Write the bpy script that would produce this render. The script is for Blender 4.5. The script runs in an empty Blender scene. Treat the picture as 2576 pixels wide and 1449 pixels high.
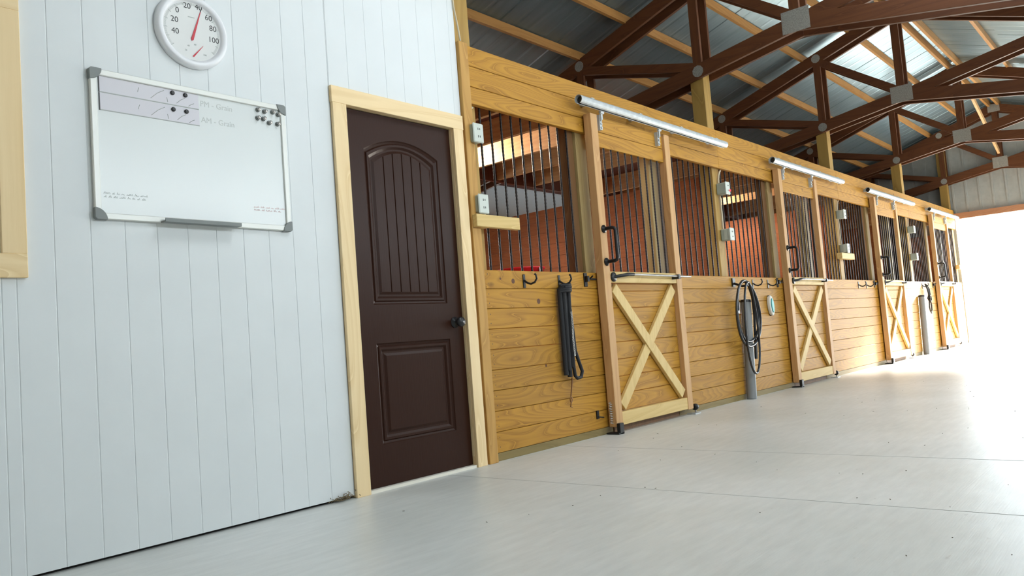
import bpy, bmesh, math, random
from mathutils import Vector, Matrix
from mathutils.geometry import tessellate_polygon
random.seed(7)
scene = bpy.context.scene
COL = scene.collection
PI = math.pi

# ------------------------------------------------------------------ camera
F_PX, YAW, PITCH, ROLL = 1987.12, 0.7017, 0.0670, -0.0780
CAM = Vector((0.0, -3.3016, 0.7315))
fw = Vector((math.cos(PITCH)*math.cos(YAW), math.cos(PITCH)*math.sin(YAW), math.sin(PITCH)))
rt = Vector((math.sin(YAW), -math.cos(YAW), 0.0))
up = rt.cross(fw)
c_, s_ = math.cos(ROLL), math.sin(ROLL)
R_, U_ = rt*c_ + up*s_, up*c_ - rt*s_
cd = bpy.data.cameras.new('camera')
cam = bpy.data.objects.new('camera', cd)
COL.objects.link(cam)
cam.matrix_world = Matrix(((R_.x, U_.x, -fw.x, CAM.x), (R_.y, U_.y, -fw.y, CAM.y),
                           (R_.z, U_.z, -fw.z, CAM.z), (0, 0, 0, 1)))
cd.sensor_fit = 'HORIZONTAL'
cd.sensor_width = 36.0
cd.lens = F_PX/2576*36.0
cd.clip_start = 0.02
scene.camera = cam

# ------------------------------------------------------------------ sky, sun, exposure
world = bpy.data.worlds.new('overcast_sky')
scene.world = world
world.use_nodes = True
bg = world.node_tree.nodes['Background']
bg.inputs[0].default_value = (0.86, 0.95, 1.0, 1)
bg.inputs[1].default_value = 10.0
sun_d = bpy.data.lights.new('sun', 'SUN')
sun_d.energy = 30.0
sun_d.angle = math.radians(7)
sun_d.color = (1.0, 0.93, 0.82)
sun = bpy.data.objects.new('sun', sun_d)
COL.objects.link(sun)
sun.rotation_euler = Vector((-1, .20, -.36)).to_track_quat('-Z', 'Y').to_euler()    # through the far doorway
scene.view_settings.view_transform = 'Standard'
scene.view_settings.look = 'None'
scene.view_settings.gamma = 1.0
scene.view_settings.use_curve_mapping = False
scene.view_settings.exposure = 0.40


def portal(name, loc, rot, sx, sy):
    d = bpy.data.lights.new(name, 'AREA')
    d.shape = 'RECTANGLE'
    d.size, d.size_y = sx, sy
    d.energy = 1.0
    d.cycles.is_portal = True
    o = bpy.data.objects.new(name, d)
    COL.objects.link(o)
    o.location = loc
    o.rotation_euler = rot
    return o


# ------------------------------------------------------------------ geometry helpers
class B:
    def __init__(s):
        s.v, s.f, s.sm = [], [], []

    def add(s, vs, fs, smooth=False):
        n = len(s.v)
        s.v += [Vector(p) for p in vs]
        s.f += [tuple(i+n for i in f) for f in fs]
        s.sm += [smooth]*len(fs)

    def box(s, x0, x1, y0, y1, z0, z1):
        vs = [(x, y, z) for x in (x0, x1) for y in (y0, y1) for z in (z0, z1)]
        s.add(vs, [(0, 1, 3, 2), (4, 6, 7, 5), (0, 4, 5, 1), (2, 3, 7, 6), (0, 2, 6, 4), (1, 5, 7, 3)])
        return s

    def beam(s, p, q, w, h, side=(1, 0, 0)):
        """bar from p to q; w across along side, h in the third direction"""
        p, q = Vector(p), Vector(q)
        d = (q-p).normalized()
        a = Vector(side)
        a = (a - d*a.dot(d)).normalized()
        b = d.cross(a)
        vs = [c + a*(w/2*i) + b*(h/2*j) for c in (p, q) for i in (-1, 1) for j in (-1, 1)]
        s.add(vs, [(0, 1, 3, 2), (4, 6, 7, 5), (0, 4, 5, 1), (2, 3, 7, 6), (0, 2, 6, 4), (1, 5, 7, 3)])
        return s

    def tube(s, path, r, n=10, closed=False, caps=True):
        path = [Vector(p) for p in path]
        m = len(path)
        rs = r if isinstance(r, (list, tuple)) else [r]*m
        rings = []
        prev = None
        for i, p in enumerate(path):
            if closed:
                t = (path[(i+1) % m]-path[i-1]).normalized()
            else:
                t = (path[min(i+1, m-1)]-path[max(i-1, 0)]).normalized()
            if prev is None:
                a = Vector((0, 0, 1)) if abs(t.z) < .9 else Vector((1, 0, 0))
            else:
                a = prev
            a = (a - t*a.dot(t)).normalized()
            prev = a
            b = t.cross(a)
            rings.append([p + (a*math.cos(2*PI*k/n)+b*math.sin(2*PI*k/n))*rs[i] for k in range(n)])
        vs = [p for g in rings for p in g]
        fs = []
        for i in range(m if closed else m-1):
            j = (i+1) % m
            for k in range(n):
                l = (k+1) % n
                fs.append((i*n+k, i*n+l, j*n+l, j*n+k))
        s.add(vs, fs, True)
        if caps and not closed:
            s.add(rings[0], [tuple(range(n-1, -1, -1))])
            s.add(rings[-1], [tuple(range(n))])
        return s

    def lathe(s, prof, o, ax=(0, 0, 1), n=32, smooth=True):
        """prof: (radius, distance along ax)"""
        o, ax = Vector(o), Vector(ax).normalized()
        a = Vector((0, 0, 1)) if abs(ax.z) < .9 else Vector((1, 0, 0))
        a = (a-ax*a.dot(ax)).normalized()
        b = ax.cross(a)
        vs, fs = [], []
        for r, h in prof:
            for k in range(n):
                t = 2*PI*k/n
                vs.append(o+ax*h+(a*math.cos(t)+b*math.sin(t))*max(r, 1e-5))
        for i in range(len(prof)-1):
            for k in range(n):
                l = (k+1) % n
                fs.append((i*n+k, i*n+l, (i+1)*n+l, (i+1)*n+k))
        s.add(vs, fs, smooth)
        return s

    def prism(s, poly, y0, y1):
        """poly of (x,z), pushed from y0 to y1"""
        n = len(poly)
        vs = [(x, y0, z) for x, z in poly]+[(x, y1, z) for x, z in poly]
        fs = [tuple(range(n)), tuple(range(2*n-1, n-1, -1))]
        fs += [(i, (i+1) % n, n+(i+1) % n, n+i) for i in range(n)]
        s.add(vs, fs)
        return s

    def disc(s, o, r, ax=(0, -1, 0), n=24, h=.001):
        return s.lathe([(0, 0), (r, 0), (r, h), (0, h)], o, ax, n, False)


WLOC = {}


def link(o, parent=None):
    COL.objects.link(o)
    if parent is not None:
        o.parent = parent
    return o


def tagit(o, label=None, cat=None, group=None, kind=None):
    if label: o['label'] = label
    if cat: o['category'] = cat
    if group: o['group'] = group
    if kind: o['kind'] = kind
    return o


def thing(name, label, cat, loc=(0, 0, 0), group=None):
    o = bpy.data.objects.new(name, None)
    o.empty_display_size = .1
    link(o)
    o.location = loc
    WLOC[o.name] = Vector(loc)
    return tagit(o, label, cat, group)


def mesh(name, b, mat, parent=None, org=None, bevel=0.0, label=None, kind=None):
    """b in world coordinates; org = origin of a parentless mesh"""
    base = WLOC[parent.name] if parent is not None else Vector(org or (0, 0, 0))
    me = bpy.data.meshes.new(name)
    me.from_pydata([tuple(p-base) for p in b.v], [], b.f)
    me.polygons.foreach_set('use_smooth', b.sm)
    bm = bmesh.new()
    bm.from_mesh(me)
    bmesh.ops.recalc_face_normals(bm, faces=bm.faces)
    bm.to_mesh(me)
    bm.free()
    me.materials.append(mat)
    o = bpy.data.objects.new(name, me)
    link(o, parent)
    if parent is None:
        o.location = base
    WLOC[o.name] = base
    if bevel:
        m = o.modifiers.new('edge', 'BEVEL')
        m.width = bevel
        m.segments = 1
        m.limit_method = 'ANGLE'
        m.angle_limit = .6
    if label: o['label'] = label
    if kind: o['kind'] = kind
    return o


KIDS = {}


def dup(root, loc, label=None, group=None):
    r = root.copy()
    COL.objects.link(r)
    r.location = loc
    WLOC[r.name] = Vector(loc)
    if label: r['label'] = label
    if group: r['group'] = group
    for ch in list(root.children):
        c = ch.copy()
        COL.objects.link(c)
        c.parent = r
        for g in list(ch.children):
            d = g.copy()
            COL.objects.link(d)
            d.parent = c
    return r


def text_mesh(txt, size, x, y, z, mat, name, parent, extrude=.0004, rot=0.0, align='CENTER'):
    cu = bpy.data.curves.new('t', 'FONT')
    cu.body = txt
    cu.size = size
    cu.align_x = align
    cu.align_y = 'CENTER'
    cu.extrude = extrude
    tmp = bpy.data.objects.new('t', cu)
    COL.objects.link(tmp)
    bpy.context.view_layer.update()
    me = bpy.data.meshes.new_from_object(tmp)
    COL.objects.unlink(tmp)
    bpy.data.objects.remove(tmp)
    me.transform(Matrix.Rotation(rot, 4, 'Z'))
    me.transform(Matrix.Rotation(PI/2, 4, 'X'))
    me.transform(Matrix.Translation(Vector((x, y, z))-WLOC[parent.name]))
    me.materials.clear()
    me.materials.append(mat)
    me.name = name
    o = bpy.data.objects.new(name, me)
    link(o, parent)
    return o


# ------------------------------------------------------------------ materials
def new_mat(name):
    m = bpy.data.materials.new(name)
    m.use_nodes = True
    nt = m.node_tree
    return m, nt, nt.nodes['Principled BSDF']


def plain(name, col, rough=.5, metal=0.0, spec=.5, noise=0.0, nscale=30, bump=0.0, coat=0.0):
    m, nt, p = new_mat(name)
    p.inputs['Base Color'].default_value = (*col, 1)
    p.inputs['Roughness'].default_value = rough
    p.inputs['Metallic'].default_value = metal
    p.inputs['Specular IOR Level'].default_value = spec
    if coat:
        p.inputs['Coat Weight'].default_value = coat
    if noise or bump:
        tc = nt.nodes.new('ShaderNodeTexCoord')
        n = nt.nodes.new('ShaderNodeTexNoise')
        n.inputs['Scale'].default_value = nscale
        n.inputs['Detail'].default_value = 5
        nt.links.new(tc.outputs['Object'], n.inputs['Vector'])
        if noise:
            mr = nt.nodes.new('ShaderNodeMapRange')
            mr.inputs['To Min'].default_value = 1-noise
            mr.inputs['To Max'].default_value = 1+noise
            mr.inputs['From Min'].default_value = .3
            mr.inputs['From Max'].default_value = .7
            nt.links.new(n.outputs['Fac'], mr.inputs['Value'])
            mx = nt.nodes.new('ShaderNodeVectorMath')
            mx.operation = 'SCALE'
            mx.inputs[0].default_value = col
            nt.links.new(mr.outputs['Result'], mx.inputs['Scale'])
            nt.links.new(mx.outputs[0], p.inputs['Base Color'])
        if bump:
            bp = nt.nodes.new('ShaderNodeBump')
            bp.inputs['Strength'].default_value = bump
            bp.inputs['Distance'].default_value = .004
            nt.links.new(n.outputs['Fac'], bp.inputs['Height'])
            nt.links.new(bp.outputs['Normal'], p.inputs['Normal'])
    return m


def wood(name, dark, light, axis='X', rings=16.0, across=7.0, along=.8, rough=.6, knots=.055, tint=.22, spec=.35, knotcol=None):
    """sawn pine: contour-line growth rings stretched along the grain, streaks, sparse knots, a tone of its own per board"""
    m, nt, p = new_mat(name)
    N, L = nt.nodes.new, nt.links.new
    p.inputs['Roughness'].default_value = rough
    p.inputs['Specular IOR Level'].default_value = spec
    tc = N('ShaderNodeTexCoord')
    geo = N('ShaderNodeNewGeometry')
    oi = N('ShaderNodeObjectInfo')
    w = N('ShaderNodeMath'); w.operation = 'MULTIPLY_ADD'
    w.inputs[1].default_value = 37.0
    L(geo.outputs['Random Per Island'], w.inputs[0])
    w2 = N('ShaderNodeMath'); w2.operation = 'MULTIPLY'
    w2.inputs[1].default_value = 91.0
    L(oi.outputs['Random'], w2.inputs[0])
    L(w2.outputs[0], w.inputs[2])

    def mapped(a, c):
        mp = N('ShaderNodeMapping')
        sc = {'X': (a, c, c), 'Y': (c, a, c), 'Z': (c, c, a)}[axis]
        mp.inputs['Scale'].default_value = sc
        L(tc.outputs['Object'], mp.inputs['Vector'])
        return mp
    n1 = N('ShaderNodeTexNoise'); n1.noise_dimensions = '4D'
    n1.inputs['Scale'].default_value = 1.0
    n1.inputs['Detail'].default_value = .6
    L(mapped(along, across).outputs[0], n1.inputs['Vector'])
    L(w.outputs[0], n1.inputs['W'])
    mul = N('ShaderNodeMath'); mul.operation = 'MULTIPLY'
    mul.inputs[1].default_value = rings
    L(n1.outputs['Fac'], mul.inputs[0])
    fr = N('ShaderNodeMath'); fr.operation = 'FRACT'
    L(mul.outputs[0], fr.inputs[0])
    ramp = N('ShaderNodeValToRGB')
    e = ramp.color_ramp.elements
    e[0].position = 0.0; e[0].color = (.15, .15, .15, 1)
    e[1].position = 1.0; e[1].color = (.9, .9, .9, 1)
    x = ramp.color_ramp.elements.new(.25); x.color = (.72, .72, .72, 1)
    x = ramp.color_ramp.elements.new(.8); x.color = (.5, .5, .5, 1)
    x = ramp.color_ramp.elements.new(.93); x.color = (.2, .2, .2, 1)
    L(fr.outputs[0], ramp.inputs['Fac'])
    n2 = N('ShaderNodeTexNoise'); n2.noise_dimensions = '4D'
    n2.inputs['Scale'].default_value = 1.0
    n2.inputs['Detail'].default_value = 4
    L(mapped(2.5, 70).outputs[0], n2.inputs['Vector'])
    L(w.outputs[0], n2.inputs['W'])
    mixf = N('ShaderNodeMix')
    mixf.inputs['Factor'].default_value = .32
    L(ramp.outputs['Color'], mixf.inputs[2])
    L(n2.outputs['Fac'], mixf.inputs[3])
    mc = N('ShaderNodeMix'); mc.data_type = 'RGBA'
    mc.inputs[6].default_value = (*dark, 1)
    mc.inputs[7].default_value = (*light, 1)
    L(mixf.outputs[0], mc.inputs[0])
    # board tone
    hv = N('ShaderNodeHueSaturation')
    mr = N('ShaderNodeMapRange')
    mr.inputs['To Min'].default_value = 1-tint
    mr.inputs['To Max'].default_value = 1+tint*.6
    L(geo.outputs['Random Per Island'], mr.inputs['Value'])
    L(mr.outputs[0], hv.inputs['Value'])
    L(mc.outputs[2], hv.inputs['Color'])
    # knots
    vo = N('ShaderNodeTexVoronoi'); vo.voronoi_dimensions = '4D'
    vo.inputs['Scale'].default_value = 1.0
    L(mapped(2.6, 5.5).outputs[0], vo.inputs['Vector'])
    L(w.outputs[0], vo.inputs['W'])
    kr = N('ShaderNodeMapRange')
    kr.inputs['From Min'].default_value = knots
    kr.inputs['From Max'].default_value = knots*2.6+1e-4
    kr.inputs['To Min'].default_value = .8 if knots else 0
    kr.inputs['To Max'].default_value = 0
    L(vo.outputs['Distance'], kr.inputs['Value'])
    mk = N('ShaderNodeMix'); mk.data_type = 'RGBA'
    kc = knotcol or tuple(v*.35 for v in dark)
    mk.inputs[7].default_value = (*kc, 1)
    L(kr.outputs[0], mk.inputs[0])
    L(hv.outputs[0], mk.inputs[6])
    L(mk.outputs[2], p.inputs['Base Color'])
    bp = N('ShaderNodeBump')
    bp.inputs['Strength'].default_value = .25
    bp.inputs['Distance'].default_value = .002
    L(n2.outputs['Fac'], bp.inputs['Height'])
    L(bp.outputs[0], p.inputs['Normal'])
    return m


BOARD_D, BOARD_L = (.20, .072, .005), (.63, .325, .035)
M = {}
M['board'] = wood('stall_pine_board', BOARD_D, BOARD_L, 'X', rings=20, knots=.045, tint=.1)
M['board_z'] = wood('stall_pine_upright', (.33, .16, .035), (.60, .35, .10), 'Z', rings=8, knots=.05)
M['stile'] = wood('stile_pine', (.40, .20, .07), (.62, .38, .17), 'Z', rings=7, knots=.05)
M['pale'] = wood('pale_pine', (.52, .34, .11), (.74, .55, .24), 'X', rings=9, knots=.04, tint=.1)
M['pale_z'] = wood('pale_pine_upright', (.52, .34, .11), (.74, .55, .24), 'Z', rings=9, knots=.04, tint=.1)
M['casing'] = wood('casing_pine', (.72, .50, .24), (.94, .75, .46), 'Z', rings=6, knots=.05, tint=.05, knotcol=(.25, .13, .05))
M['casing_x'] = wood('casing_pine_level', (.72, .50, .24), (.94, .75, .46), 'X', rings=6, knots=.05, tint=.05, knotcol=(.25, .13, .05))
M['truss'] = wood('truss_lumber', (.055, .016, .005), (.135, .046, .013), 'Y', rings=8, knots=.04, tint=.2)
M['truss_z'] = wood('truss_lumber_upright', (.055, .016, .005), (.135, .046, .013), 'Z', rings=8, knots=.04, tint=.2)
M['purlin'] = wood('purlin_lumber', (.32, .14, .035), (.52, .27, .08), 'X', rings=8, knots=.04, tint=.15)
M['post'] = wood('post_lumber', (.24, .13, .03), (.44, .28, .075), 'Z', rings=7, knots=.04)
M['old'] = wood('weathered_post', (.22, .14, .05), (.42, .31, .13), 'Z', rings=7, knots=.04)
M['jamb_dark'] = wood('dark_stop', (.12, .055, .018), (.22, .11, .04), 'Z', rings=7, knots=0)
M['skirt'] = wood('treated_skirt', (.16, .11, .035), (.30, .22, .08), 'X', rings=8, knots=0)
M['part'] = wood('partition_plank', (.27, .065, .016), (.46, .15, .042), 'Y', rings=14, knots=.04, tint=.15)
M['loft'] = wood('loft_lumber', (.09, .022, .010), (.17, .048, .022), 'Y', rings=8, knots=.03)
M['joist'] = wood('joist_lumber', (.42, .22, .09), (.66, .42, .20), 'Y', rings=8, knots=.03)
M['backwall'] = wood('back_plank', (.22, .08, .03), (.38, .17, .06), 'X', rings=12, knots=.03)
M['nail'] = plain('nail_head', (.05, .04, .03), .5)
M['knot'] = plain('dark_knot', (.11, .035, .008), .6)
M['rebar'] = plain('rusty_black_rebar', (.022, .017, .016), .38, .7)
M['black'] = plain('black_iron', (.012, .012, .013), .42, .3)
M['blackplastic'] = plain('black_plastic', (.012, .012, .014), .35)
M['galv'] = plain('galvanised_steel', (.50, .53, .54), .5, .45, noise=.12, nscale=25)
M['plate'] = plain('truss_plate_steel', (.36, .35, .32), .5, .55, noise=.25, nscale=120)
M['steel'] = plain('bright_rod', (.42, .41, .40), .35, .8)
M['grey_pipe'] = plain('grey_conduit', (.22, .23, .235), .45)
M['hose'] = plain('black_rubber_hose', (.018, .019, .022), .22, spec=.6)
M['webbing'] = plain('black_webbing', (.012, .012, .014), .75, noise=.3, nscale=200, bump=.4)
M['chain'] = plain('bright_chain', (.6, .58, .56), .3, .85)
M['brass'] = plain('old_brass', (.25, .12, .05), .4, .8)
M['boxgrey'] = plain('grey_outlet_box', (.36, .40, .34), .45)
M['boxcover'] = plain('pale_outlet_cover', (.56, .60, .54), .4)
M['cable'] = plain('cream_cable', (.55, .47, .33), .5)
M['white'] = plain('white_plastic', (.80, .80, .82), .3)
M['dial'] = plain('dial_white', (.74, .74, .72), .5)
M['ink'] = plain('dial_ink', (.05, .05, .05), .6)
M['greyink'] = plain('grey_marker', (.40, .42, .40), .6)
M['paleink'] = plain('faded_marker', (.56, .58, .56), .6)
M['redink'] = plain('red_marker', (.68, .32, .30), .6)
M['red'] = plain('red_needle', (.55, .012, .03), .4)
M['redtub'] = plain('red_bucket', (.75, .02, .03), .4)
M['wb'] = plain('whiteboard_enamel', (.73, .755, .745), .25, spec=.5)
M['wbframe'] = plain('whiteboard_frame', (.70, .70, .66), .4, .2)
M['wbcap'] = plain('whiteboard_corner', (.20, .215, .21), .5)
M['paper'] = plain('chart_paper', (.66, .64, .68), .5)
M['teal'] = plain('teal_grip', (.05, .36, .36), .5)
M['bristle'] = plain('pale_bristles', (.72, .70, .64), .7)
M['hay'] = plain('hay_scrap', (.20, .15, .08), .9)
M['speck'] = plain('dark_straw', (.17, .15, .12), .9)
M['glass'] = plain('window_sash', (.62, .64, .64), .3)
M['gravel'] = plain('pale_gravel', (.62, .60, .56), .9, noise=.15, nscale=6)

# painted siding: slightly mottled bluish white
M['siding'] = plain('white_siding_paint', (.725, .752, .755), .55, noise=.02, nscale=4)
M['gapshade'] = plain('gap_shade', (.02, .018, .016), .9)
M['liner'] = plain('pale_steel_liner', (.50, .57, .60), .5, .1)


def roof_metal():
    m, nt, p = new_mat('galvalume_roof_sheet')
    N, L = nt.nodes.new, nt.links.new
    p.inputs['Metallic'].default_value = .8
    p.inputs['Roughness'].default_value = .17
    tc = N('ShaderNodeTexCoord')
    mp = N('ShaderNodeMapping')
    mp.inputs['Scale'].default_value = (9, .7, .7)
    L(tc.outputs['Object'], mp.inputs['Vector'])
    n = N('ShaderNodeTexNoise')
    n.inputs['Scale'].default_value = 2.0
    n.inputs['Detail'].default_value = 4
    L(mp.outputs[0], n.inputs['Vector'])
    r = N('ShaderNodeValToRGB')
    r.color_ramp.elements[0].position = .3
    r.color_ramp.elements[0].color = (.29, .39, .43, 1)
    r.color_ramp.elements[1].position = .7
    r.color_ramp.elements[1].color = (.36, .46, .51, 1)
    L(n.outputs['Fac'], r.inputs['Fac'])
    L(r.outputs[0], p.inputs['Base Color'])
    mr = N('ShaderNodeMapRange')
    mr.inputs['To Min'].default_value = .34
    mr.inputs['To Max'].default_value = .42
    L(n.outputs['Fac'], mr.inputs['Value'])
    L(mr.outputs[0], p.inputs['Roughness'])
    return m


M['roof'] = roof_metal()
M['gable'] = plain('gable_steel', (.40, .42, .41), .5, .3, noise=.06, nscale=12)


def concrete():
    m, nt, p = new_mat('broomed_concrete')
    N, L = nt.nodes.new, nt.links.new
    tc = N('ShaderNodeTexCoord')

    def noise(scale, sc=(1, 1, 1), detail=5, rough=.55):
        mp = N('ShaderNodeMapping')
        mp.inputs['Scale'].default_value = sc
        L(tc.outputs['Object'], mp.inputs['Vector'])
        n = N('ShaderNodeTexNoise')
        n.inputs['Scale'].default_value = scale
        n.inputs['Detail'].default_value = detail
        n.inputs['Roughness'].default_value = rough
        L(mp.outputs[0], n.inputs['Vector'])
        return n
    big = noise(.8)
    r = N('ShaderNodeValToRGB')
    r.color_ramp.elements[0].position = .32
    r.color_ramp.elements[0].color = (.58, .58, .545, 1)
    r.color_ramp.elements[1].position = .68
    r.color_ramp.elements[1].color = (.70, .70, .68, 1)
    L(big.outputs['Fac'], r.inputs['Fac'])
    fine = noise(5, (1, 5, 1), 6, .6)
    mf = N('ShaderNodeMapRange')
    mf.inputs['From Min'].default_value = .3
    mf.inputs['From Max'].default_value = .7
    mf.inputs['To Min'].default_value = .93
    mf.inputs['To Max'].default_value = 1.06
    L(fine.outputs['Fac'], mf.inputs['Value'])
    sc = N('ShaderNodeVectorMath'); sc.operation = 'SCALE'
    L(r.outputs[0], sc.inputs[0])
    L(mf.outputs[0], sc.inputs['Scale'])
    # stain spots
    sp = noise(9, (1, 2.2, 1), 3)
    ms = N('ShaderNodeMapRange')
    ms.inputs['From Min'].default_value = .70
    ms.inputs['From Max'].default_value = .78
    ms.inputs['To Max'].default_value = .35
    L(sp.outputs['Fac'], ms.inputs['Value'])
    mx = N('ShaderNodeMix'); mx.data_type = 'RGBA'
    mx.inputs[7].default_value = (.25, .24, .20, 1)
    L(ms.outputs[0], mx.inputs[0])
    L(sc.outputs[0], mx.inputs[6])
    L(mx.outputs[2], p.inputs['Base Color'])
    br = noise(3, (2, 60, 1), 3)
    rr = N('ShaderNodeMapRange')
    rr.inputs['To Min'].default_value = .26
    rr.inputs['To Max'].default_value = .48
    L(br.outputs['Fac'], rr.inputs['Value'])
    L(rr.outputs[0], p.inputs['Roughness'])
    bp = N('ShaderNodeBump')
    bp.inputs['Strength'].default_value = .25
    bp.inputs['Distance'].default_value = .003
    L(br.outputs['Fac'], bp.inputs['Height'])
    L(bp.outputs[0], p.inputs['Normal'])
    return m


M['concrete'] = concrete()


def door_brown():
    m, nt, p = new_mat('dark_brown_door_paint')
    N, L = nt.nodes.new, nt.links.new
    p.inputs['Base Color'].default_value = (.030, .0095, .0045, 1)
    p.inputs['Roughness'].default_value = .36
    p.inputs['Specular IOR Level'].default_value = .17
    tc = N('ShaderNodeTexCoord')
    mp = N('ShaderNodeMapping')
    mp.inputs['Scale'].default_value = (90, 90, 3)
    L(tc.outputs['Object'], mp.inputs['Vector'])
    n = N('ShaderNodeTexNoise')
    n.inputs['Scale'].default_value = 1.5
    n.inputs['Detail'].default_value = 4
    L(mp.outputs[0], n.inputs['Vector'])
    bp = N('ShaderNodeBump')
    bp.inputs['Strength'].default_value = .3
    bp.inputs['Distance'].default_value = .0015
    L(n.outputs['Fac'], bp.inputs['Height'])
    L(bp.outputs[0], p.inputs['Normal'])
    return m


M['door'] = door_brown()

# ------------------------------------------------------------------ layout numbers
X0, BAY = 3.66, 3.50
XP = [X0+BAY*k for k in range(5)]           # posts
XEND = 17.72                                # far gable
XNEAR, YB, YR = -2.6, 3.66, -5.44
YC = -0.907                                 # ridge line
DOORX = [4.87, 8.45, 11.95, 15.37]          # left edges of the sliding doors
DW = 1.18
TRK = [(4.70, 7.12), (8.26, 10.55), (11.62, 14.06), (15.13, 17.38)]


def roofz(y):                               # underside of the roof sheets
    return 4.635-.343*abs(y-YC)


# ------------------------------------------------------------------ setting
b = B()
b.box(XNEAR-.2, XEND, YR-.2, YB+.2, -.15, 0)
fl = mesh('floor', b, M['concrete'], kind='structure')
b = B()
for x in (3.2, 4.3):
    b.box(x-.0016, x+.0016, YR, -.002, .0002, .0008)
mesh('trim_5', b, plain('control_joint', (.46, .46, .44), .9), kind='structure')
b = B()
b.box(-40, 60, -40, 40, -.45, -.17)
mesh('ground', b, M['gravel'], kind='structure')

# white siding wall: grooved boards
b = B()
P = .1355
g0 = 1.05
DXL, DXR, DZT = 2.545, 3.525, 2.13          # hole for the door
xs = [g0+P*i for i in range(-27, 19)]
xs = [x for x in xs if XNEAR < x < 3.54]
edges = [XNEAR]+xs+[3.545]


def siding(b, xa, xb, za, zb):
    g, d = .003, .0022
    poly = [(xa, d), (xa+g, 0), (xb-g, 0), (xb, d), (xb, .02), (xa, .02)]
    n = len(poly)
    vs = [(x, y, za) for x, y in poly]+[(x, y, zb) for x, y in poly]
    fs = [tuple(range(n)), tuple(range(2*n-1, n-1, -1))]
    fs += [(i, (i+1) % n, n+(i+1) % n, n+i) for i in range(n)]
    b.add(vs, fs)


for xa, xb in zip(edges[:-1], edges[1:]):
    if xb > DXL+.02 and xa < DXR-.02:
        if xa < DXL:
            siding(b, xa, DXL, .014, DZT)
            siding(b, xa, DXL, DZT, 4.2)
            siding(b, DXL, xb, DZT, 4.2)
        else:
            siding(b, xa, xb, DZT, 4.2)
    elif xa < 1.0 and xb > .02:
        xe = min(xb, 1.0)
        siding(b, xa, xe, .014, 1.16)
        siding(b, xa, xe, 2.14, 4.2)
        if xb > 1.0:
            siding(b, 1.0, xb, .014, 4.2)
    else:
        siding(b, xa, xb, .014, 4.2)
b.box(XNEAR, 0.0, .02, .10, .014, 4.2)
b.box(0.0, 1.0, .02, .10, .014, 1.16)
b.box(0.0, 1.0, .02, .10, 2.14, 4.2)
b.box(1.0, DXL, .02, .10, .014, 4.2)
b.box(DXL, 3.545, .02, .10, DZT, 4.2)
mesh('wall_left', b, M['siding'], kind='structure')
b = B()
b.box(XNEAR, DXL, .03, .09, 0, .014)
mesh('gap_shade_left', b, M['gapshade'], kind='structure')  # near-black strip painted as the shade in the gap under the siding

# window at the frame's left edge
w = mesh('window_1', B().box(.02, 1.0, .03, .06, 1.18, 2.13), M['glass'], kind='structure', org=(.5, 0, 1.2))
mesh('window_stile', B().box(.955, 1.0, .008, .03, 1.2, 2.12), M['glass'], parent=w, bevel=.002)
mesh('window_casing', B().box(1.0, 1.085, -.02, 0, 1.2, 2.14), M['casing'], parent=w, bevel=.002)
mesh('window_casing', B().box(-.06, .02, -.02, 0, 1.2, 2.14), M['casing'], parent=w, bevel=.002)
mesh('window_casing', B().box(-.06, 1.085, -.02, 0, 2.14, 2.235), M['casing_x'], parent=w, bevel=.002)
mesh('window_casing', B().box(-.06, 1.085, -.02, 0, 1.11, 1.2), M['casing_x'], parent=w, bevel=.002)
mesh('window_pane', B().box(.04, .95, .022, .03, 1.22, 2.11), M['glass'], parent=w)

# brown panelled door
DL, DR, DB, DT = 2.642, 3.442, .018, 2.05
YF = .018                                    # front face


def panel_loop(x0, x1, z0, z1, o, rise=0.0, n=18):
    xa, xb, za, zb = x0+o, x1-o, z0+o, z1-o
    pts = [(xa, za), (xb, za)]
    if rise:
        hw = (xb-xa)/2
        xc = (xa+xb)/2
        for i in range(n+1):
            x = xb-(xb-xa)*i/n
            pts.append((x, zb+rise*(1-((x-xc)/hw)**2)))
    else:
        pts += [(xb, zb), (xa, zb)]
    return pts


UP = (2.765, 3.325, .985, 1.845, .075)
LO = (2.765, 3.325, .235, .775, 0.0)
b = B()
outer = [(DL, DB), (DR, DB), (DR, DT), (DL, DT)]
hU = panel_loop(*UP[:4], 0, UP[4])
hL = panel_loop(*LO[:4], 0, 0)
loops = [outer, hU, hL]
tri = tessellate_polygon([[Vector((x, z, 0)) for x, z in l] for l in loops])
flat = [p for l in loops for p in l]
b.add([(x, YF, z) for x, z in flat], tri)
b.add([(x, y, z) for x, z in outer for y in (YF, YF+.04)],
      [(0, 1, 3, 2), (2, 3, 5, 4), (4, 5, 7, 6), (6, 7, 1, 0), (1, 7, 5, 3)])
prof = [(0, 0), (.006, .006), (.016, .010), (.022, .004), (.034, .004), (.046, .013), (.056, .013), (.070, .006)]
for prm in (UP, LO):
    prev = None
    for o, d in prof:
        lp = panel_loop(*prm[:4], o, prm[4])
        vs = [(x, YF+d, z) for x, z in lp]
        if prev is not None:
            n = len(vs)
            b.add(prev+vs, [(i, (i+1) % n, n+(i+1) % n, n+i) for i in range(n)])
        prev = vs
    if prm is LO:
        b.add(prev, [tuple(range(len(prev)))])
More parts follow.
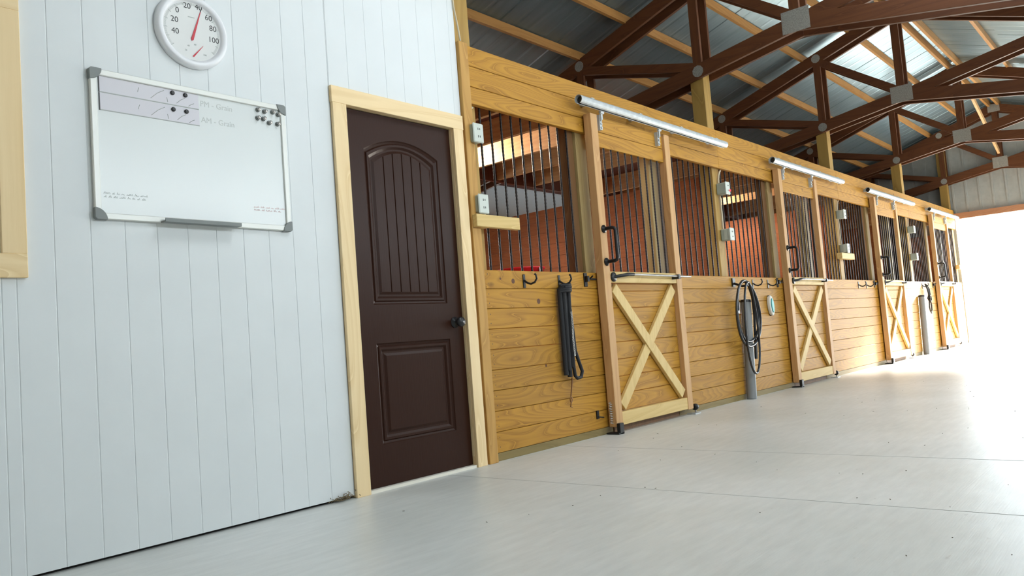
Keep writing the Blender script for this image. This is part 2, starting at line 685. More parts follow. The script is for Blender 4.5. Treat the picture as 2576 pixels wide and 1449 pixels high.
# upper field: planks with grooves between
xa, xb, za, zb = UP[0]+.07, UP[1]-.07, UP[2]+.07, UP[3]-.07
hw, xc = (xb-xa)/2, (xa+xb)/2
top = lambda x: zb+UP[4]*(1-((x-xc)/hw)**2)
np_ = 6
for i in range(np_):
    p0, p1 = xa+(xb-xa)*i/np_, xa+(xb-xa)*(i+1)/np_
    g = .004
    q = [p0, p0+g, (p0+p1)/2, p1-g, p1]
    dd = [.011, .006, .006, .006, .011]
    if i == 0: dd[0] = .006
    if i == np_-1: dd[-1] = .006
    vs = [(x, YF+d, za) for x, d in zip(q, dd)]+[(x, YF+d, top(x)) for x, d in zip(q, dd)]
    b.add(vs, [(j, j+1, 6+j, 5+j) for j in range(4)])
d = mesh('door_1', b, M['door'], kind='structure', org=(3.04, .03, 0))
KX, KZ = 3.375, .87
k = mesh('door_knob', B().lathe([(0, 0), (.033, 0), (.033, .005), (.013, .010), (.012, .028), (.026, .036), (.030, .05), (.026, .064), (0, .069)],
         (KX, YF, KZ), (0, -1, 0)), M['blackplastic'], parent=d, label='black round door knob')
b = B()
b.tube([(DL-.003, YF-.006, 1.78), (DL-.003, YF-.006, 1.88)], .007)
b.box(DL-.012, DL+.012, YF-.002, YF, 1.78, 1.88)
mesh('door_hinge', b, M['black'], parent=d)
b = B()
b.tube([(DL-.003, YF-.006, .22), (DL-.003, YF-.006, .32)], .007)
b.box(DL-.012, DL+.012, YF-.002, YF, .22, .32)
mesh('door_hinge', b, M['black'], parent=d)
b = B()
b.box(DXL, DXL+.09, -.022, 0, 0, 2.055)
t = mesh('trim_1', b, M['casing'], kind='structure', org=(DXL, 0, 0), bevel=.002)
b = B(); b.box(3.447, 3.53, -.022, 0, 0, 2.055)
mesh('trim_2', b, M['casing'], kind='structure', org=(3.44, 0, 0), bevel=.002)
b = B(); b.box(DXL-.004, 3.535, -.022, 0, 2.055, 2.145)
mesh('trim_3', b, M['casing_x'], kind='structure', org=(DXL, 0, 2.055), bevel=.002)
b = B()
b.box(DXL+.01, DL-.004, 0, .1, 0, DT+.008)
b.box(DR+.004, 3.54, 0, .1, 0, DT+.008)
b.box(DXL+.01, 3.54, 0, .1, DT+.006, DZT)
mesh('door_jamb', b, M['casing'], kind='structure')
b = B(); b.box(DL, DR, -.012, .06, 0, .016)
mesh('trim_4', b, plain('pale_sill', (.80, .76, .66), .5), kind='structure', org=(3, 0, 0))

# roof sheets with ribs
ADDED_GAPS = [(2.4, 3.6), (6.3, 7.6)]              # unseen openings added in the slope over the camera to light the aisle
ADDED_GAP_Y = (-1.75, -3.1)


def roof_side(b, ys, ye, xa=XNEAR-.1, xb=XEND+.1):
    zr, ze = roofz(ys), roofz(ye)
    xs = []
    x = xa
    i = 0
    while x < xb:
        xs += [(x, 0.0), (x+.17, 0.0), (x+.19, .0035), (x+.21, .0035)] if i % 4 else [(x, 0.0), (x+.205, 0.0), (x+.2065, .014), (x+.2205, .014)]
        x += .2286
        i += 1
    n = len(xs)
    vs = [(x, ys, zr+h) for x, h in xs]+[(x, ye, ze+h) for x, h in xs]
    vs += [(x, ys, zr+h+.03) for x, h in xs]+[(x, ye, ze+h+.03) for x, h in xs]
    fs = []
    for i in range(n-1):
        fs += [(i, i+1, n+i+1, n+i), (2*n+i, 3*n+i, 3*n+i+1, 2*n+i+1)]
        fs += [(i, 2*n+i, 2*n+i+1, i+1), (n+i, n+i+1, 3*n+i+1, 3*n+i)]
    fs += [(0, n, 3*n, 2*n), (n-1, 3*n-1, 4*n-1, 2*n-1)]
    b.add(vs, fs)
    return b


mesh('ceiling', roof_side(B(), YC, YB+.25), M['roof'], kind='structure')
rb = roof_side(B(), YC, ADDED_GAP_Y[0])
roof_side(rb, ADDED_GAP_Y[1], 2*YC-YB-.25)
xprev = XNEAR-.1
for xa, xb in ADDED_GAPS+[(XEND+.1, 0)]:
    roof_side(rb, ADDED_GAP_Y[0], ADDED_GAP_Y[1], xprev, xa)
    xprev = xb
mesh('ceiling', rb, M['roof'], kind='structure')
for xa, xb in ADDED_GAPS:
    portal('added_gap_portal', ((xa+xb)/2, (ADDED_GAP_Y[0]+ADDED_GAP_Y[1])/2, roofz(sum(ADDED_GAP_Y)/2)+.08), (math.atan(-.343)*-1*1, 0, 0), xb-xa, 1.42)


# far gable: steel sheet with ribs around the big doorway
GY0, GY1, GZ = -5.0, -.04, 2.45
b = B()
y = YB
while y > 2*YC-YB:
    y2 = y-.2286
    for ya, yb, h in ((y, y-.035, -.018), (y-.035, y2, 0.0)):
        ym = (ya+yb)/2
        z0 = GZ+.1 if GY0-.02 < ym < GY1+.03 else 0
        z1a, z1b = roofz(ya), roofz(yb)
        vs = [(XEND+h, ya, z0), (XEND+h, yb, z0), (XEND+h, yb, z1b), (XEND+h, ya, z1a),
              (XEND+.06, ya, z0), (XEND+.06, yb, z0), (XEND+.06, yb, z1b), (XEND+.06, ya, z1a)]
        b.add(vs, [(0, 1, 2, 3), (4, 7, 6, 5), (0, 4, 5, 1), (1, 5, 6, 2), (2, 6, 7, 3), (3, 7, 4, 0)])
    y = y2
mesh('wall_far', b, M['gable'], kind='structure')
b = B(); b.box(XNEAR-.06, XNEAR, YR, YB, 0, 4.66)
b.v = [Vector((p.x, p.y, min(p.z, roofz(p.y)) if p.z > 1 else p.z)) for p in b.v]
b.add([(XNEAR, YC, roofz(YC)), (XNEAR, YR, roofz(YR)), (XNEAR, YB, roofz(YB)), (XNEAR-.06, YC, roofz(YC)), (XNEAR-.06, YR, roofz(YR)), (XNEAR-.06, YB, roofz(YB))],
      [(0, 1, 2), (3, 5, 4), (0, 3, 4, 1), (0, 2, 5, 3), (1, 4, 5, 2)])
mesh('wall_near', b, M['gable'], kind='structure')
# side wall of the aisle opposite the stalls, with added open strips under the eave
RO = [(1.4, 7.3), (7.5, 13.4)]                # unseen strip openings, added to light the stall side
RZ0, RZ1 = 2.3, 2.95
b = B()
xprev = XNEAR
for xa, xb in RO:
    b.box(xprev, xa, YR-.05, YR, 0, roofz(YR))
    b.box(xa, xb, YR-.05, YR, 0, RZ0)
    b.box(xa, xb, YR-.05, YR, RZ1, roofz(YR))
    xprev = xb
b.box(xprev, XEND, YR-.05, YR, 0, roofz(YR))
mesh('wall_right', b, M['gable'], kind='structure')
# back wall of the stalls
BO = [(4.1, 5.3), (7.75, 8.85)]  # unseen openings added to let light into the first two stalls
BZ0, BZ1 = 1.25, 2.05
b = B()
xprev = XNEAR
for xa, xb in BO:
    b.box(xprev, xa, YB, YB+.05, 0, 2.15)
    b.box(xa, xb, YB, YB+.05, 0, BZ0)
    b.box(xa, xb, YB, YB+.05, BZ1, 2.15)
    xprev = xb
b.box(xprev, XEND, YB, YB+.05, 0, 2.15)
bw = mesh('wall_back', b, M['backwall'], kind='structure')
b = B(); b.box(XNEAR, XEND, YB, YB+.05, 2.15, roofz(YB))
mesh('wall_back', b, M['liner'], kind='structure')
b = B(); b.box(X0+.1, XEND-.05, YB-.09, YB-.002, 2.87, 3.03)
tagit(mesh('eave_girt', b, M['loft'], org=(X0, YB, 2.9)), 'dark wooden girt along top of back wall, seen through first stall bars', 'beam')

portal('far_door_portal', (XEND+.1, (GY0+GY1)/2, GZ/2), (0, PI/2, 0), GZ, GY1-GY0)
for xa, xb in RO:
    portal('added_strip_portal', ((xa+xb)/2, YR-.08, (RZ0+RZ1)/2), (PI/2, 0, 0), xb-xa, RZ1-RZ0)
for xa, xb in BO:
    portal('added_opening_portal', ((xa+xb)/2, YB+.08, (BZ0+BZ1)/2), (-PI/2, 0, 0), xb-xa, BZ1-BZ0)

# beam over the far doorway
b = B(); b.box(XEND-.09, XEND-.02, GY0-.1, .02, 2.45, 2.565)
tagit(mesh('doorway_header', b, wood('doorway_header_wood', (.24, .10, .05), (.42, .22, .12), 'Y', knots=.02), org=(XEND, -2.5, 2.45), bevel=.003),
      'brown wooden header beam above the bright open far doorway', 'beam')

# ------------------------------------------------------------------ posts
plabels = ['thick wooden post at right end of the white siding wall',
           'wooden post between the first and second sliding stall doors, red light box on it',
           'wooden post between second and third stall doors, with small shelf board',
           'wooden post between the third and fourth sliding stall doors',
           'tall brown wooden post at the bright far doorway, in front of gable steel']
for k, x in enumerate(XP):
    xx = min(x, 17.6)
    b = B(); b.box(xx-.07, xx+.07, .045, .185, 0, 3.3 if k < 4 else 4.05)
    tagit(mesh('wooden_post', b, M['post'], org=(xx, .11, 0), bevel=.004), plabels[k], 'post', 'stall line posts')
b = B(); b.box(3.548, 3.628, -.024, .04, 0, 2.63)
tagit(mesh('corner_trim_board', b, M['board_z'], org=(3.59, 0, 0), bevel=.003),
      'narrow upright trim board between brown door casing and first stall boards', 'trim board')

# stall header cladding
t = thing('stall_header', 'long band of pine boards above all the stall bars and under door tracks', 'header', (3.63, .02, 2.25))
segs = [3.63, XP[1], XP[2], XP[3], 17.64]
for z0, z1 in ((2.252, 2.362), (2.365, 2.497), (2.50, 2.63)):
    b = B()
    for xa, xb in zip(segs[:-1], segs[1:]):
        b.box(xa+.0008, xb-.0008, .002, .040, z0, z1)
    mesh('header_board', b, M['board'], parent=t, bevel=.003)

# ------------------------------------------------------------------ stall fronts
ZL = [.05, .178, .305, .432, .560, .688, .816, .944, 1.070, 1.190]
FR = [(3.63, 4.945), (5.96, 8.53), (9.545, 12.03), (13.045, 15.45), (16.465, 17.62)]
flab = ['pine plank stall front with bars, between brown door and first sliding door',
        'pine plank stall front with bars between first and second sliding doors, black hose on it',
        'pine plank stall front with bars between second and third sliding doors',
        'sunlit pine stall front with bars between third and fourth sliding doors',
        'glaring white lit stall front at the far doorway, past the fourth sliding door']


def bar_tube(x, y, z0, z1):
    """twisted reinforcing bar: a rod with small ribs"""
    path, rad = [], []
    n = int((z1-z0)/.012)
    for i in range(n+1):
        path.append((x, y, z0+(z1-z0)*i/n))
        rad.append(.0085 if i % 2 else .0066)
    return B().tube(path, rad, 6)


def bars(parent, xlist, y, z0, z1):
    x0 = xlist[0]
    first = mesh('grille_bar', bar_tube(x0, y, z0, z1), M['rebar'], parent=parent)
    for x in xlist[1:]:
        c = first.copy()
        COL.objects.link(c)
        c.location = (x-x0, 0, 0)
    return first


for k, (xa, xb) in enumerate(FR):
    t = thing('stall_enclosure', flab[k], 'stall', (xa, .02, 0), 'plank stall fronts')
    b = B()
    for z0, z1 in zip(ZL[:-1], ZL[1:]):
        b.box(xa, xb, .002, .040, z0+.0012, z1-.0012)
    nboard = len(b.f)

    def spot(x, z, r, n):
        b.add([(x+r*math.cos(2*PI*i/n), .0017, z+r*math.sin(2*PI*i/n)) for i in range(n)], [tuple(range(n))])
    for z0 in ZL[:-1]:
        for nx in (xa+.05, xb-.04):
            for dz in (.035, .093):
                spot(nx, z0+dz, .0035, 8)
    nnail = len(b.f)
    if k == 0:
        for kx, kz, kr in ((3.925, 1.12, .017), (4.175, .985, .018), (4.20, .55, .010), (3.80, 1.135, .008)):
            spot(kx, kz, kr, 14)
    pk = mesh('planking', b, M['board'], parent=t, bevel=.003)
    pk.data.materials.append(M['nail'])
    pk.data.materials.append(M['knot'])
    for i in range(nboard, len(b.f)):
        pk.data.polygons[i].material_index = 1 if i < nnail else 2
    mesh('skirt_board', B().box(xa, xb, .006, .042, 0, .049), M['skirt'], parent=t)
    posts = [p for p in XP if xa-.1 < p < xb+.1]
    xl = []
    x = xa+.145 if k == 0 else None
    p = min(posts[0], 17.6)
    left = [p-.12-.105*i for i in range(20) if p-.12-.105*i > xa+.10] if k else []
    right = [p+.115+.105*i for i in range(20) if p+.115+.105*i < xb-.22] if k < 4 else []
    bars(t, sorted(left+right), .052, 1.16, 2.30)

for k, x in enumerate(DOORX):
    b = B(); b.box(x+.09, x+DW-.1, .004, .042, 0, .062)
    ordn = ['nearest', 'second', 'third', 'farthest'][k]
    tagit(mesh('kick_plank', b, M['jamb_dark'], org=(x, 0, 0)), f'dark board on the floor under the {ordn} sliding stall door', 'board', 'stall door sills')

# door jamb posts
for k, x in enumerate(DOORX):
    ordn = ['first', 'second', 'third', 'fourth'][k]
    xl, xr = x-.045, x+DW-.045
    b = B(); b.box(xl, xl+.13, .043, .13, 0, 2.3)
    tagit(mesh('jamb_post', b, M['old'], org=(xl, .1, 0), bevel=.003), f'olive brown jamb post just left of the {ordn} sliding stall door', 'post', 'stall door jambs')
    b = B(); b.box(xl-.10, xl-.004, .066, .13, 0, 2.3)
    tagit(mesh('jamb_stop', b, M['jamb_dark'], org=(xl-.05, .1, 0)), f'dark brown upright board beside the {ordn} stall door left jamb', 'board', 'stall door jamb boards')
    b = B(); b.box(xr-.13, xr, .043, .13, 0, 2.3)
    tagit(mesh('jamb_post', b, M['old'], org=(xr, .1, 0), bevel=.003), f'jamb post seen through right end of the {ordn} sliding door bars', 'post', 'stall door jambs')
    b = B(); b.box(xr+.004, xr+.10, .066, .13, 0, 2.3)
    tagit(mesh('jamb_stop', b, M['jamb_dark'], org=(xr+.05, .1, 0)), f'dark brown upright board just right of the {ordn} sliding door', 'board', 'stall door jamb boards')

# ------------------------------------------------------------------ sliding stall doors
YD0, YD1 = -.014, -.080                     # back and front of the door
x0, x1 = DOORX[0], DOORX[0]+DW
dlab = ['nearest sliding stall door, crossed pale braces, lead rope hanging to its left',
        'second sliding stall door from the camera, black hose loop hanging to its left',
        'third sliding stall door from the camera, brightly lit planks and X brace',
        'farthest sliding stall door, washed out white beside the open doorway']
D = thing('sliding_stall_door', dlab[0], 'door', (x0, YD0, 0), 'sliding stall doors')
mesh('stile', B().box(x0, x0+.088, YD1, YD0, .05, 2.385), M['stile'], parent=D, bevel=.003)
mesh('stile', B().box(x1-.088, x1, YD1, YD0, .05, 2.385), M['stile'], parent=D, bevel=.003)
xi, xo = x0+.088, x1-.088
b = B()
b.box(xi, xo, YD1+.022, YD0-.006, 2.145, 2.258)
b.box(xi, xo, YD1+.022, YD0-.006, 2.261, 2.375)
mesh('top_panel', b, M['board'], parent=D, bevel=.003)
mesh('middle_rail', B().box(xi, xo, YD1+.004, YD0-.006, 1.108, 1.192), M['pale'], parent=D, bevel=.003)
mesh('bottom_rail', B().box(xi, xo, YD1+.004, YD0-.006, .055, .150), M['pale'], parent=D, bevel=.003)
b = B()
z = .152
while z < 1.10:
    b.box(xi, xo, YD1+.042, YD0-.008, z+.001, min(z+.127, 1.106)-.001)
    z += .128
mesh('planking', b, M['board'], parent=D, bevel=.003)
za, zb = .152, 1.106
br1 = B().beam((xi+.045, YD1+.022, zb-.035), (xo-.045, YD1+.022, za+.035), .032, .088, (0, 1, 0))
br2 = B().beam((xi+.045, YD1+.028, za+.035), (xo-.045, YD1+.028, zb-.035), .026, .088, (0, 1, 0))


def clip(b):
    for p in b.v:
        p.x = min(max(p.x, xi+.001), xo-.001)
        p.z = min(max(p.z, za), zb)
    return b


mesh('cross_brace', clip(br1), M['pale_z'], parent=D, bevel=.003)
mesh('cross_brace', clip(br2), M['pale_z'], parent=D, bevel=.003)
nb = 9
bars(D, [xi+(xo-xi)*(i+1)/(nb+1) for i in range(nb)], -.047, 1.19, 2.15)
b = B()
hx = x0+.045
for z in (1.508, 1.262):
    b.lathe([(0, 0), (.030, 0), (.030, .007), (.016, .010), (.016, .02), (0, .02)], (hx, YD1, z), (0, -1, 0), 20)
b.tube([(hx, YD1-.006, 1.508), (hx, YD1-.075, 1.508), (hx+.004, YD1-.092, 1.502), (hx+.006, YD1-.098, 1.485),
        (hx+.006, YD1-.098, 1.285), (hx+.004, YD1-.092, 1.268), (hx, YD1-.075, 1.262), (hx, YD1-.006, 1.262)], .0135, 12)
mesh('pull_handle', b, M['black'], parent=D, label='black iron pipe pull handle')
b = B()
b.lathe([(0, 0), (.036, 0), (.036, .010), (.02, .014), (0, .014)], (x0+.125, YD1+.004, 1.150), (0, -1, 0), 20)
b.tube([(x0+.125, YD1, 1.150), (x0+.16, YD1-.035, 1.155), (x0+.26, YD1-.045, 1.166), (x0+.34, YD1-.045, 1.167)], [.013, .012, .014, .013], 10)
b.box(xo-.075, xo-.045, YD1-.06, YD1+.004, 1.14, 1.176)
lb = mesh('latch_bar', b, M['black'], parent=D, label='black latch bar bracket')
mesh('rod', B().tube([(x0+.33, YD1-.045, 1.167), (x1+.075, YD1-.045, 1.160)], .0085, 10), M['steel'], parent=lb, label='long grey steel rod')


def hanger(x):
    b = B()
    b.box(x-.016, x+.016, YD1-.008, YD1+.0225, 2.27, 2.385)
    b.box(x-.010, x+.010, YD1-.022, YD1-.008, 2.345, 2.412)
    for z in (2.285, 2.315, 2.345):
        b.lathe([(0, 0), (.011, 0), (.009, .008), (0, .008)], (x, YD1-.008, z), (0, -1, 0), 6, False)
    b.tube([(x-.022, YD1-.02, 2.40), (x+.022, YD1-.02, 2.40)], .011, 10)
    return b


mesh('track_hanger', hanger(xi+.035), M['galv'], parent=D, label='galvanised hanger')
mesh('track_hanger', hanger(xo-.105), M['galv'], parent=D, label='galvanised hanger')
for k in range(1, 4):
    dup(D, (DOORX[k], YD0, 0), dlab[k])

tl = ['longest looking galvanised door track pipe, above the nearest sliding stall door',
      'galvanised door track pipe above the second sliding stall door',
      'shiny galvanised door track pipe above the third sliding stall door',
      'glaring white lit track pipe above the farthest sliding stall door']
for k, (xa, xb) in enumerate(TRK):
    t = thing('door_track', tl[k], 'door track', (xa, -.1, 2.45), 'round sliding door tracks')
    n = 16
    b = B()
    # open tube with a slot underneath
    ring = []
    for r in (.034, .0305):
        ring.append([(r*math.sin(a), r*math.cos(a)) for a in [(-PI+.35)+(2*PI-.7)*i/n for i in range(n+1)]])
    vs, fs = [], []
    yc = -.100
    for x in (xa, xb):
        for rr in ring:
            vs += [(x, yc+p, 2.45+q) for p, q in rr]
    m_ = n+1
    for i in range(n):
        fs += [(i, i+1, 2*m_+i+1, 2*m_+i), (m_+i, 3*m_+i, 3*m_+i+1, m_+i+1),
               (i, m_+i, m_+i+1, i+1), (2*m_+i, 2*m_+i+1, 3*m_+i+1, 3*m_+i)]
    fs += [(0, 2*m_, 3*m_, m_), (n, m_+n, 3*m_+n, 2*m_+n)]
    b.add(vs, fs)
    o = mesh('track_pipe', b, M['galv'], parent=t)
    for q in range(4):
        x = xa+.18+(xb-xa-.36)*q/3
        mesh('track_bracket', B().box(x-.02, x+.02, yc+.025, .002, 2.452, 2.494).box(x-.02, x+.02, yc-.01, yc+.034, 2.484, 2.490), M['galv'], parent=t)
    mesh('pipe_end_shade', B().lathe([(0, 0), (.0295, 0), (.0295, .004), (0, .004)], (xa+.03, yc, 2.45), (1, 0, 0), 20, False), M['black'], parent=t, label='painted shade in the open pipe end')  # black disc painted as the shade inside the open pipe

# floor guides and stops
gl = ['black floor guide at left foot of nearest sliding stall door', 'black floor guide at left foot of second sliding stall door',
      'black floor guide at left foot of third sliding stall door', 'floor guide at left foot of farthest stall door']
b = B()
b.box(x0-.01, x0+.045, -.112, -.083, 0, .078).box(x0-.03, x0+.045, -.112, -.002, 0, .012)
G = tagit(mesh('floor_guide', b, M['black'], org=(x0, -.1, 0), bevel=.003), gl[0], 'door guide', 'door floor guides')
for k in range(1, 4):
    c = G.copy(); COL.objects.link(c); c.location = (DOORX[k], -.1, 0); c['label'] = gl[k]
sl = ['dark wheeled door stop on floor at right foot of nearest stall door', 'dark door stop on floor at right foot of second stall door',
      'dark door stop on floor at right foot of third stall door', 'door stop on floor at right foot of farthest stall door']
S = thing('door_stop', sl[0], 'door stop', (x1, -.05, 0), 'door floor stops')
mesh('base_plate', B().box(x1+.005, x1+.10, -.09, -.01, 0, .008), M['galv'], parent=S)
b = B(); b.lathe([(0, -.022), (.024, -.022), (.028, 0), (.024, .022), (0, .022)], (x1+.075, -.055, .055), (1, 0, 0), 16)
mesh('roller', b, M['black'], parent=S)
mesh('stem', B().tube([(x1+.075, -.055, .006), (x1+.075, -.055, .035)], .007, 8), M['steel'], parent=S)
for k in range(1, 4):
    dup(S, (DOORX[k]+DW, -.05, 0), sl[k])

# side latches between boards and door
ll = ['black gate latch at left edge of the nearest sliding stall door', 'black gate latch at left edge of second sliding stall door',
      'black gate latch at left edge of third sliding stall door', 'black gate latch at left edge of farthest stall door']
lx = x0-.13
LT = thing('gate_latch', ll[0], 'latch', (lx, 0, 1.14), 'stall door latches')
mesh('latch_plate', B().box(lx-.02, lx+.018, -.007, .004, 1.085, 1.185), M['black'], parent=LT, bevel=.002)
mesh('latch_bolt', B().tube([(lx, -.018, 1.14), (lx+.11, -.018, 1.137)], .008, 8).tube([(lx+.03, -.018, 1.14), (lx+.03, -.05, 1.16)], .006, 8), M['black'], parent=LT)
mesh('catch', B().box(lx-.012, lx+.012, -.03, -.006, 1.12, 1.16), M['black'], parent=LT)
for k in range(1, 4):
    dup(LT, (DOORX[k]-.13, 0, 1.14), ll[k])
b = B()
b.tube([(x0-.012+.012*math.cos(a), -.045-.010*math.sin(a), .075+.155*a/(2*PI*9)) for a in [2*PI*9*i/144 for i in range(145)]], .0032, 6)
tagit(mesh('door_chain', b, M['chain'], org=(x0, -.045, .15)), 'small coiled bright chain hanging at lower left corner of nearest stall door', 'chain')
b = B(); b.box(4.735, 4.76, -.008, .002, .125, .185); b.tube([(4.748, -.008, .14), (4.80, -.02, .13)], .005, 6)
tagit(mesh('hold_back_bracket', b, M['black'], org=(4.75, 0, .15)), 'small black bracket low on boards left of nearest stall door', 'bracket')

# ------------------------------------------------------------------ hooks
hl = ['empty black tack hook near the large knot on first stall front',
      'black tack hook holding the black lead rope on first stall front',
      'empty black tack hook just right of the hose loop',
      'black tack hook above the teal brush on second stall front',
      'left of two black tack hooks on the third stall front', 'right of two black tack hooks on the third stall front',
      'dark tack hook under the tangled halter on the sunlit far stall front']
hxs = [4.035, 4.42, 7.68, 8.06, 11.10, 11.45, 14.50]
hx = hxs[0]
H = thing('tack_hook', hl[0], 'hook', (hx, .002, 1.12), 'tack hooks on the stall fronts')
mesh('hook_plate', B().box(hx-.012, hx+.012, -.004, .002, 1.075, 1.165), M['black'], parent=H, bevel=.002)
path = [(hx, -.003, 1.115)]+[(hx+.008*i/12, -.048-.045*math.cos(PI*(.15+1.0*i/12)), 1.118-.034*math.sin(PI*(1.0*i/12))) for i in range(1, 13)]
path = [(hx, -.002, 1.125), (hx+.005, -.025, 1.105), (hx+.010, -.05, 1.097), (hx+.015, -.078, 1.105), (hx+.018, -.094, 1.128), (hx+.018, -.090, 1.152), (hx+.017, -.082, 1.160)]
mesh('hook_arm', B().tube(path, [.007, .007, .007, .007, .0065, .006, .008], 8), M['black'], parent=H)
for k in range(1, 7):
    dup(H, (hxs[k], .002, 1.12), hl[k])

# lead rope
RX = 4.43
t = thing('lead_rope', 'black lead rope bundle with chain hanging on first stall front', 'lead rope', (RX, -.05, 1.1))
b = B()
for i, dx in enumerate((-.054, -.026, .003, .031)):
    yy = -.030-.012*(i % 2)
    zl = (.47, .50, .455, .52)[i]
    pts = [(RX+dx*.9, yy-.02, 1.085)]
    for j in range(9):
        f = j/8
        pts.append((RX-.002+dx*(1-.25*f)-.012*f, yy, 1.06-(1.06-zl)*f))
    b.tube(pts, .0175, 8)
# wrapped top
for i in range(4):
    z = 1.045+.014*i
    b.tube([(RX-.062, -.035, z), (RX-.02, -.066, z+.004), (RX+.03, -.064, z+.006), (RX+.058, -.035, z)], .010, 7)
mesh('rope_coil', b, M['webbing'], parent=t)
lp = [(RX+.03, -.045, .92), (RX+.034, -.05, .78), (RX+.045, -.05, .63), (RX+.085, -.05, .535), (RX+.108, -.05, .485), (RX+.090, -.05, .445), (RX+.045, -.05, .44), (RX+.020, -.05, .46), (RX+.012, -.05, .52), (RX+.012, -.05, .62)]
mesh('rope_loop', B().tube(lp, .0125, 8), M['webbing'], parent=t)
b = B()
for i in range(26):
    z = .90-.0118*i
    xx = RX+.010+.003*math.sin(i*.3)
    ax = (1, 0, 0) if i % 2 else (.2, 1, 0)
    a = Vector(ax).normalized()
    b.tube([Vector((xx, -.068, z))+a*.0075*math.cos(q)+Vector((0, 0, .0085*math.sin(q))) for q in [2*PI*j/8 for j in range(8)]], .0022, 5, closed=True)
mesh('chain', b, M['chain'], parent=t, label='bright chain links')
b = B()
b.tube([(RX-.002, -.04, .45), (RX-.006, -.03, .38), (RX-.008, -.02, .32)], .005, 6)
b.tube([(RX-.008+.011*math.cos(q), -.02, .298+.018*math.sin(q)) for q in [2*PI*j/12 for j in range(12)]], .0038, 6, closed=True)
b.tube([(RX-.012, -.02, .28), (RX-.02, -.02, .25), (RX-.002, -.02, .246)], .004, 6)
mesh('snap_clasp', b, M['brass'], parent=t, label='brown snap clasp')

# hose
t = thing('garden_hose', 'black garden hose in long loops hanging on the second stall front', 'hose', (7.34, -.05, 1.1))


def loop(xc, ztop, zbot, wl, wr, y, n=40, a0=0, a1=2*PI):
    out = []
    for i in range(n+1):
        a = a0+(a1-a0)*i/n
        s = math.sin(a)
        c = math.cos(a)
        zc = (ztop+zbot)/2
        out.append((xc+(wr if s > 0 else wl)*s*(1-.12*c), y, zc+(ztop-zbot)/2*c))
    return out


pts = loop(7.19, 1.135, .505, .225, .30, -.125)
b = B().tube(pts[:-1], .0125, 8, closed=True)
b.tube(loop(7.21, 1.128, .55, .20, .27, -.112)[:-1], .0125, 8, closed=True)
mesh('hose_loop', b, M['hose'], parent=t)
b = B()
b.tube(loop(7.24, 1.12, .245, .145, .135, -.140)[:-1], .0115, 8, closed=True)
mesh('hose_loop', b, M['hose'], parent=t)
b = B()
b.tube([(7.290, -.12, 1.11), (7.360, -.12, .98), (7.390, -.11, .8), (7.405, -.09, .6), (7.415, -.07, .38)], .0135, 8)
b.tube([(7.420, -.09, .60), (7.425, -.07, .375)], .016, 8)
mesh('hose_end', b, M['hose'], parent=t)
b = B().tube([(7.005, -.125, .93), (6.995, -.125, .87), (6.990, -.125, .83)], [.017, .019, .012], 10)
mesh('coupling', b, M['black'], parent=t)
mesh('fitting', B().tube([(6.992, -.126, .85), (6.990, -.126, .825)], .016, 10), M['chain'], parent=t, label='bright metal fitting')
b = B()
b.box(7.19, 7.25, -.012, .002, 1.09, 1.17)
b.tube([(7.220, -.01, 1.12), (7.220, -.09, 1.085), (7.220, -.15, 1.090)], .011, 8)
tagit(mesh('hose_hanger', b, M['black'], org=(7.22, 0, 1.12)), 'dark bracket hidden in the top of the black hose loops', 'bracket')

# grey pipes rising from the floor
t = thing('grey_conduit', 'round grey plastic conduit leaning behind the black hose', 'pipe', (7.30, -.035, 0), 'grey floor conduits')
b = B().tube([(7.285, -.05, 0), (7.36, -.05, .945)], .047, 20)
mesh('conduit_body', b, M['grey_pipe'], parent=t)
b = B().tube([(7.358, -.05, .93), (7.3605, -.05, .955)], .0495, 20)
mesh('conduit_top', b, M['blackplastic'], parent=t)
dup(t, (14.10, -.035, 0), 'grey conduit rising from floor under the tangled halter, near far doorway')

# grooming brush
t = thing('grooming_brush', 'small white and teal brush hanging below a hook on second stall front', 'brush', (8.04, -.02, .89))
b = B()
out = []
for i in range(28):
    a = 2*PI*i/28
    out.append((8.040+.056*math.cos(a)-.012*math.sin(a)*1.0, .892+.105*math.sin(a)*(1.0 if abs(math.sin(a)) < .9 else 1.0)))
b.prism(out, -.034, 0)
mesh('brush_back', b, M['bristle'], parent=t, bevel=.006)
b = B()
b.prism([(x*.55+8.040*.45, z*.72+.892*.28) for x, z in out], -.044, -.034)
mesh('grip', b, M['teal'], parent=t, bevel=.004, label='teal grip')
b = B().box(8.010, 8.034, -.018, 0, .962, .998)
b.box(8.030, 8.058, -.018, 0, .786, .806)
mesh('strap_end', b, M['blackplastic'], parent=t)

# halter near far door
HX = 14.66
t = thing('horse_halter', 'tangled black halter and rope hanging on the sunlit far stall front', 'halter', (HX, -.05, 1.12))
random.seed(3)
b = B()
for i in range(9):
    a = random.uniform(-.05, .05)
    b.tube([(HX-.09+.018*i, -.03-.01*(i % 3), 1.15-.01*i), (HX-.08+.018*i+a, -.06, 1.06-.02*i), (HX-.03+.016*i-a, -.05, .96-.012*i), (HX-.02+.016*i, -.03, .90-.008*i)], .012, 7)
mesh('strap_bundle', b, M['webbing'], parent=t)
b = B()
b.tube([(HX+.03, -.05, .93), (HX+.07, -.05, .86), (HX+.10, -.05, .78), (HX+.09, -.05, .70), (HX+.04, -.05, .655), (HX-.02, -.05, .69), (HX-.05, -.05, .76), (HX-.03, -.05, .83), (HX+.01, -.05, .92)], .011, 8)
mesh('rope_loop', b, M['webbing'], parent=t)
b = B().tube([(HX+.0+.05*math.cos(q), -.07, .90+.05*math.sin(q)) for q in [2*PI*j/16 for j in range(16)]], .008, 6, closed=True)
mesh('noseband', b, M['webbing'], parent=t)

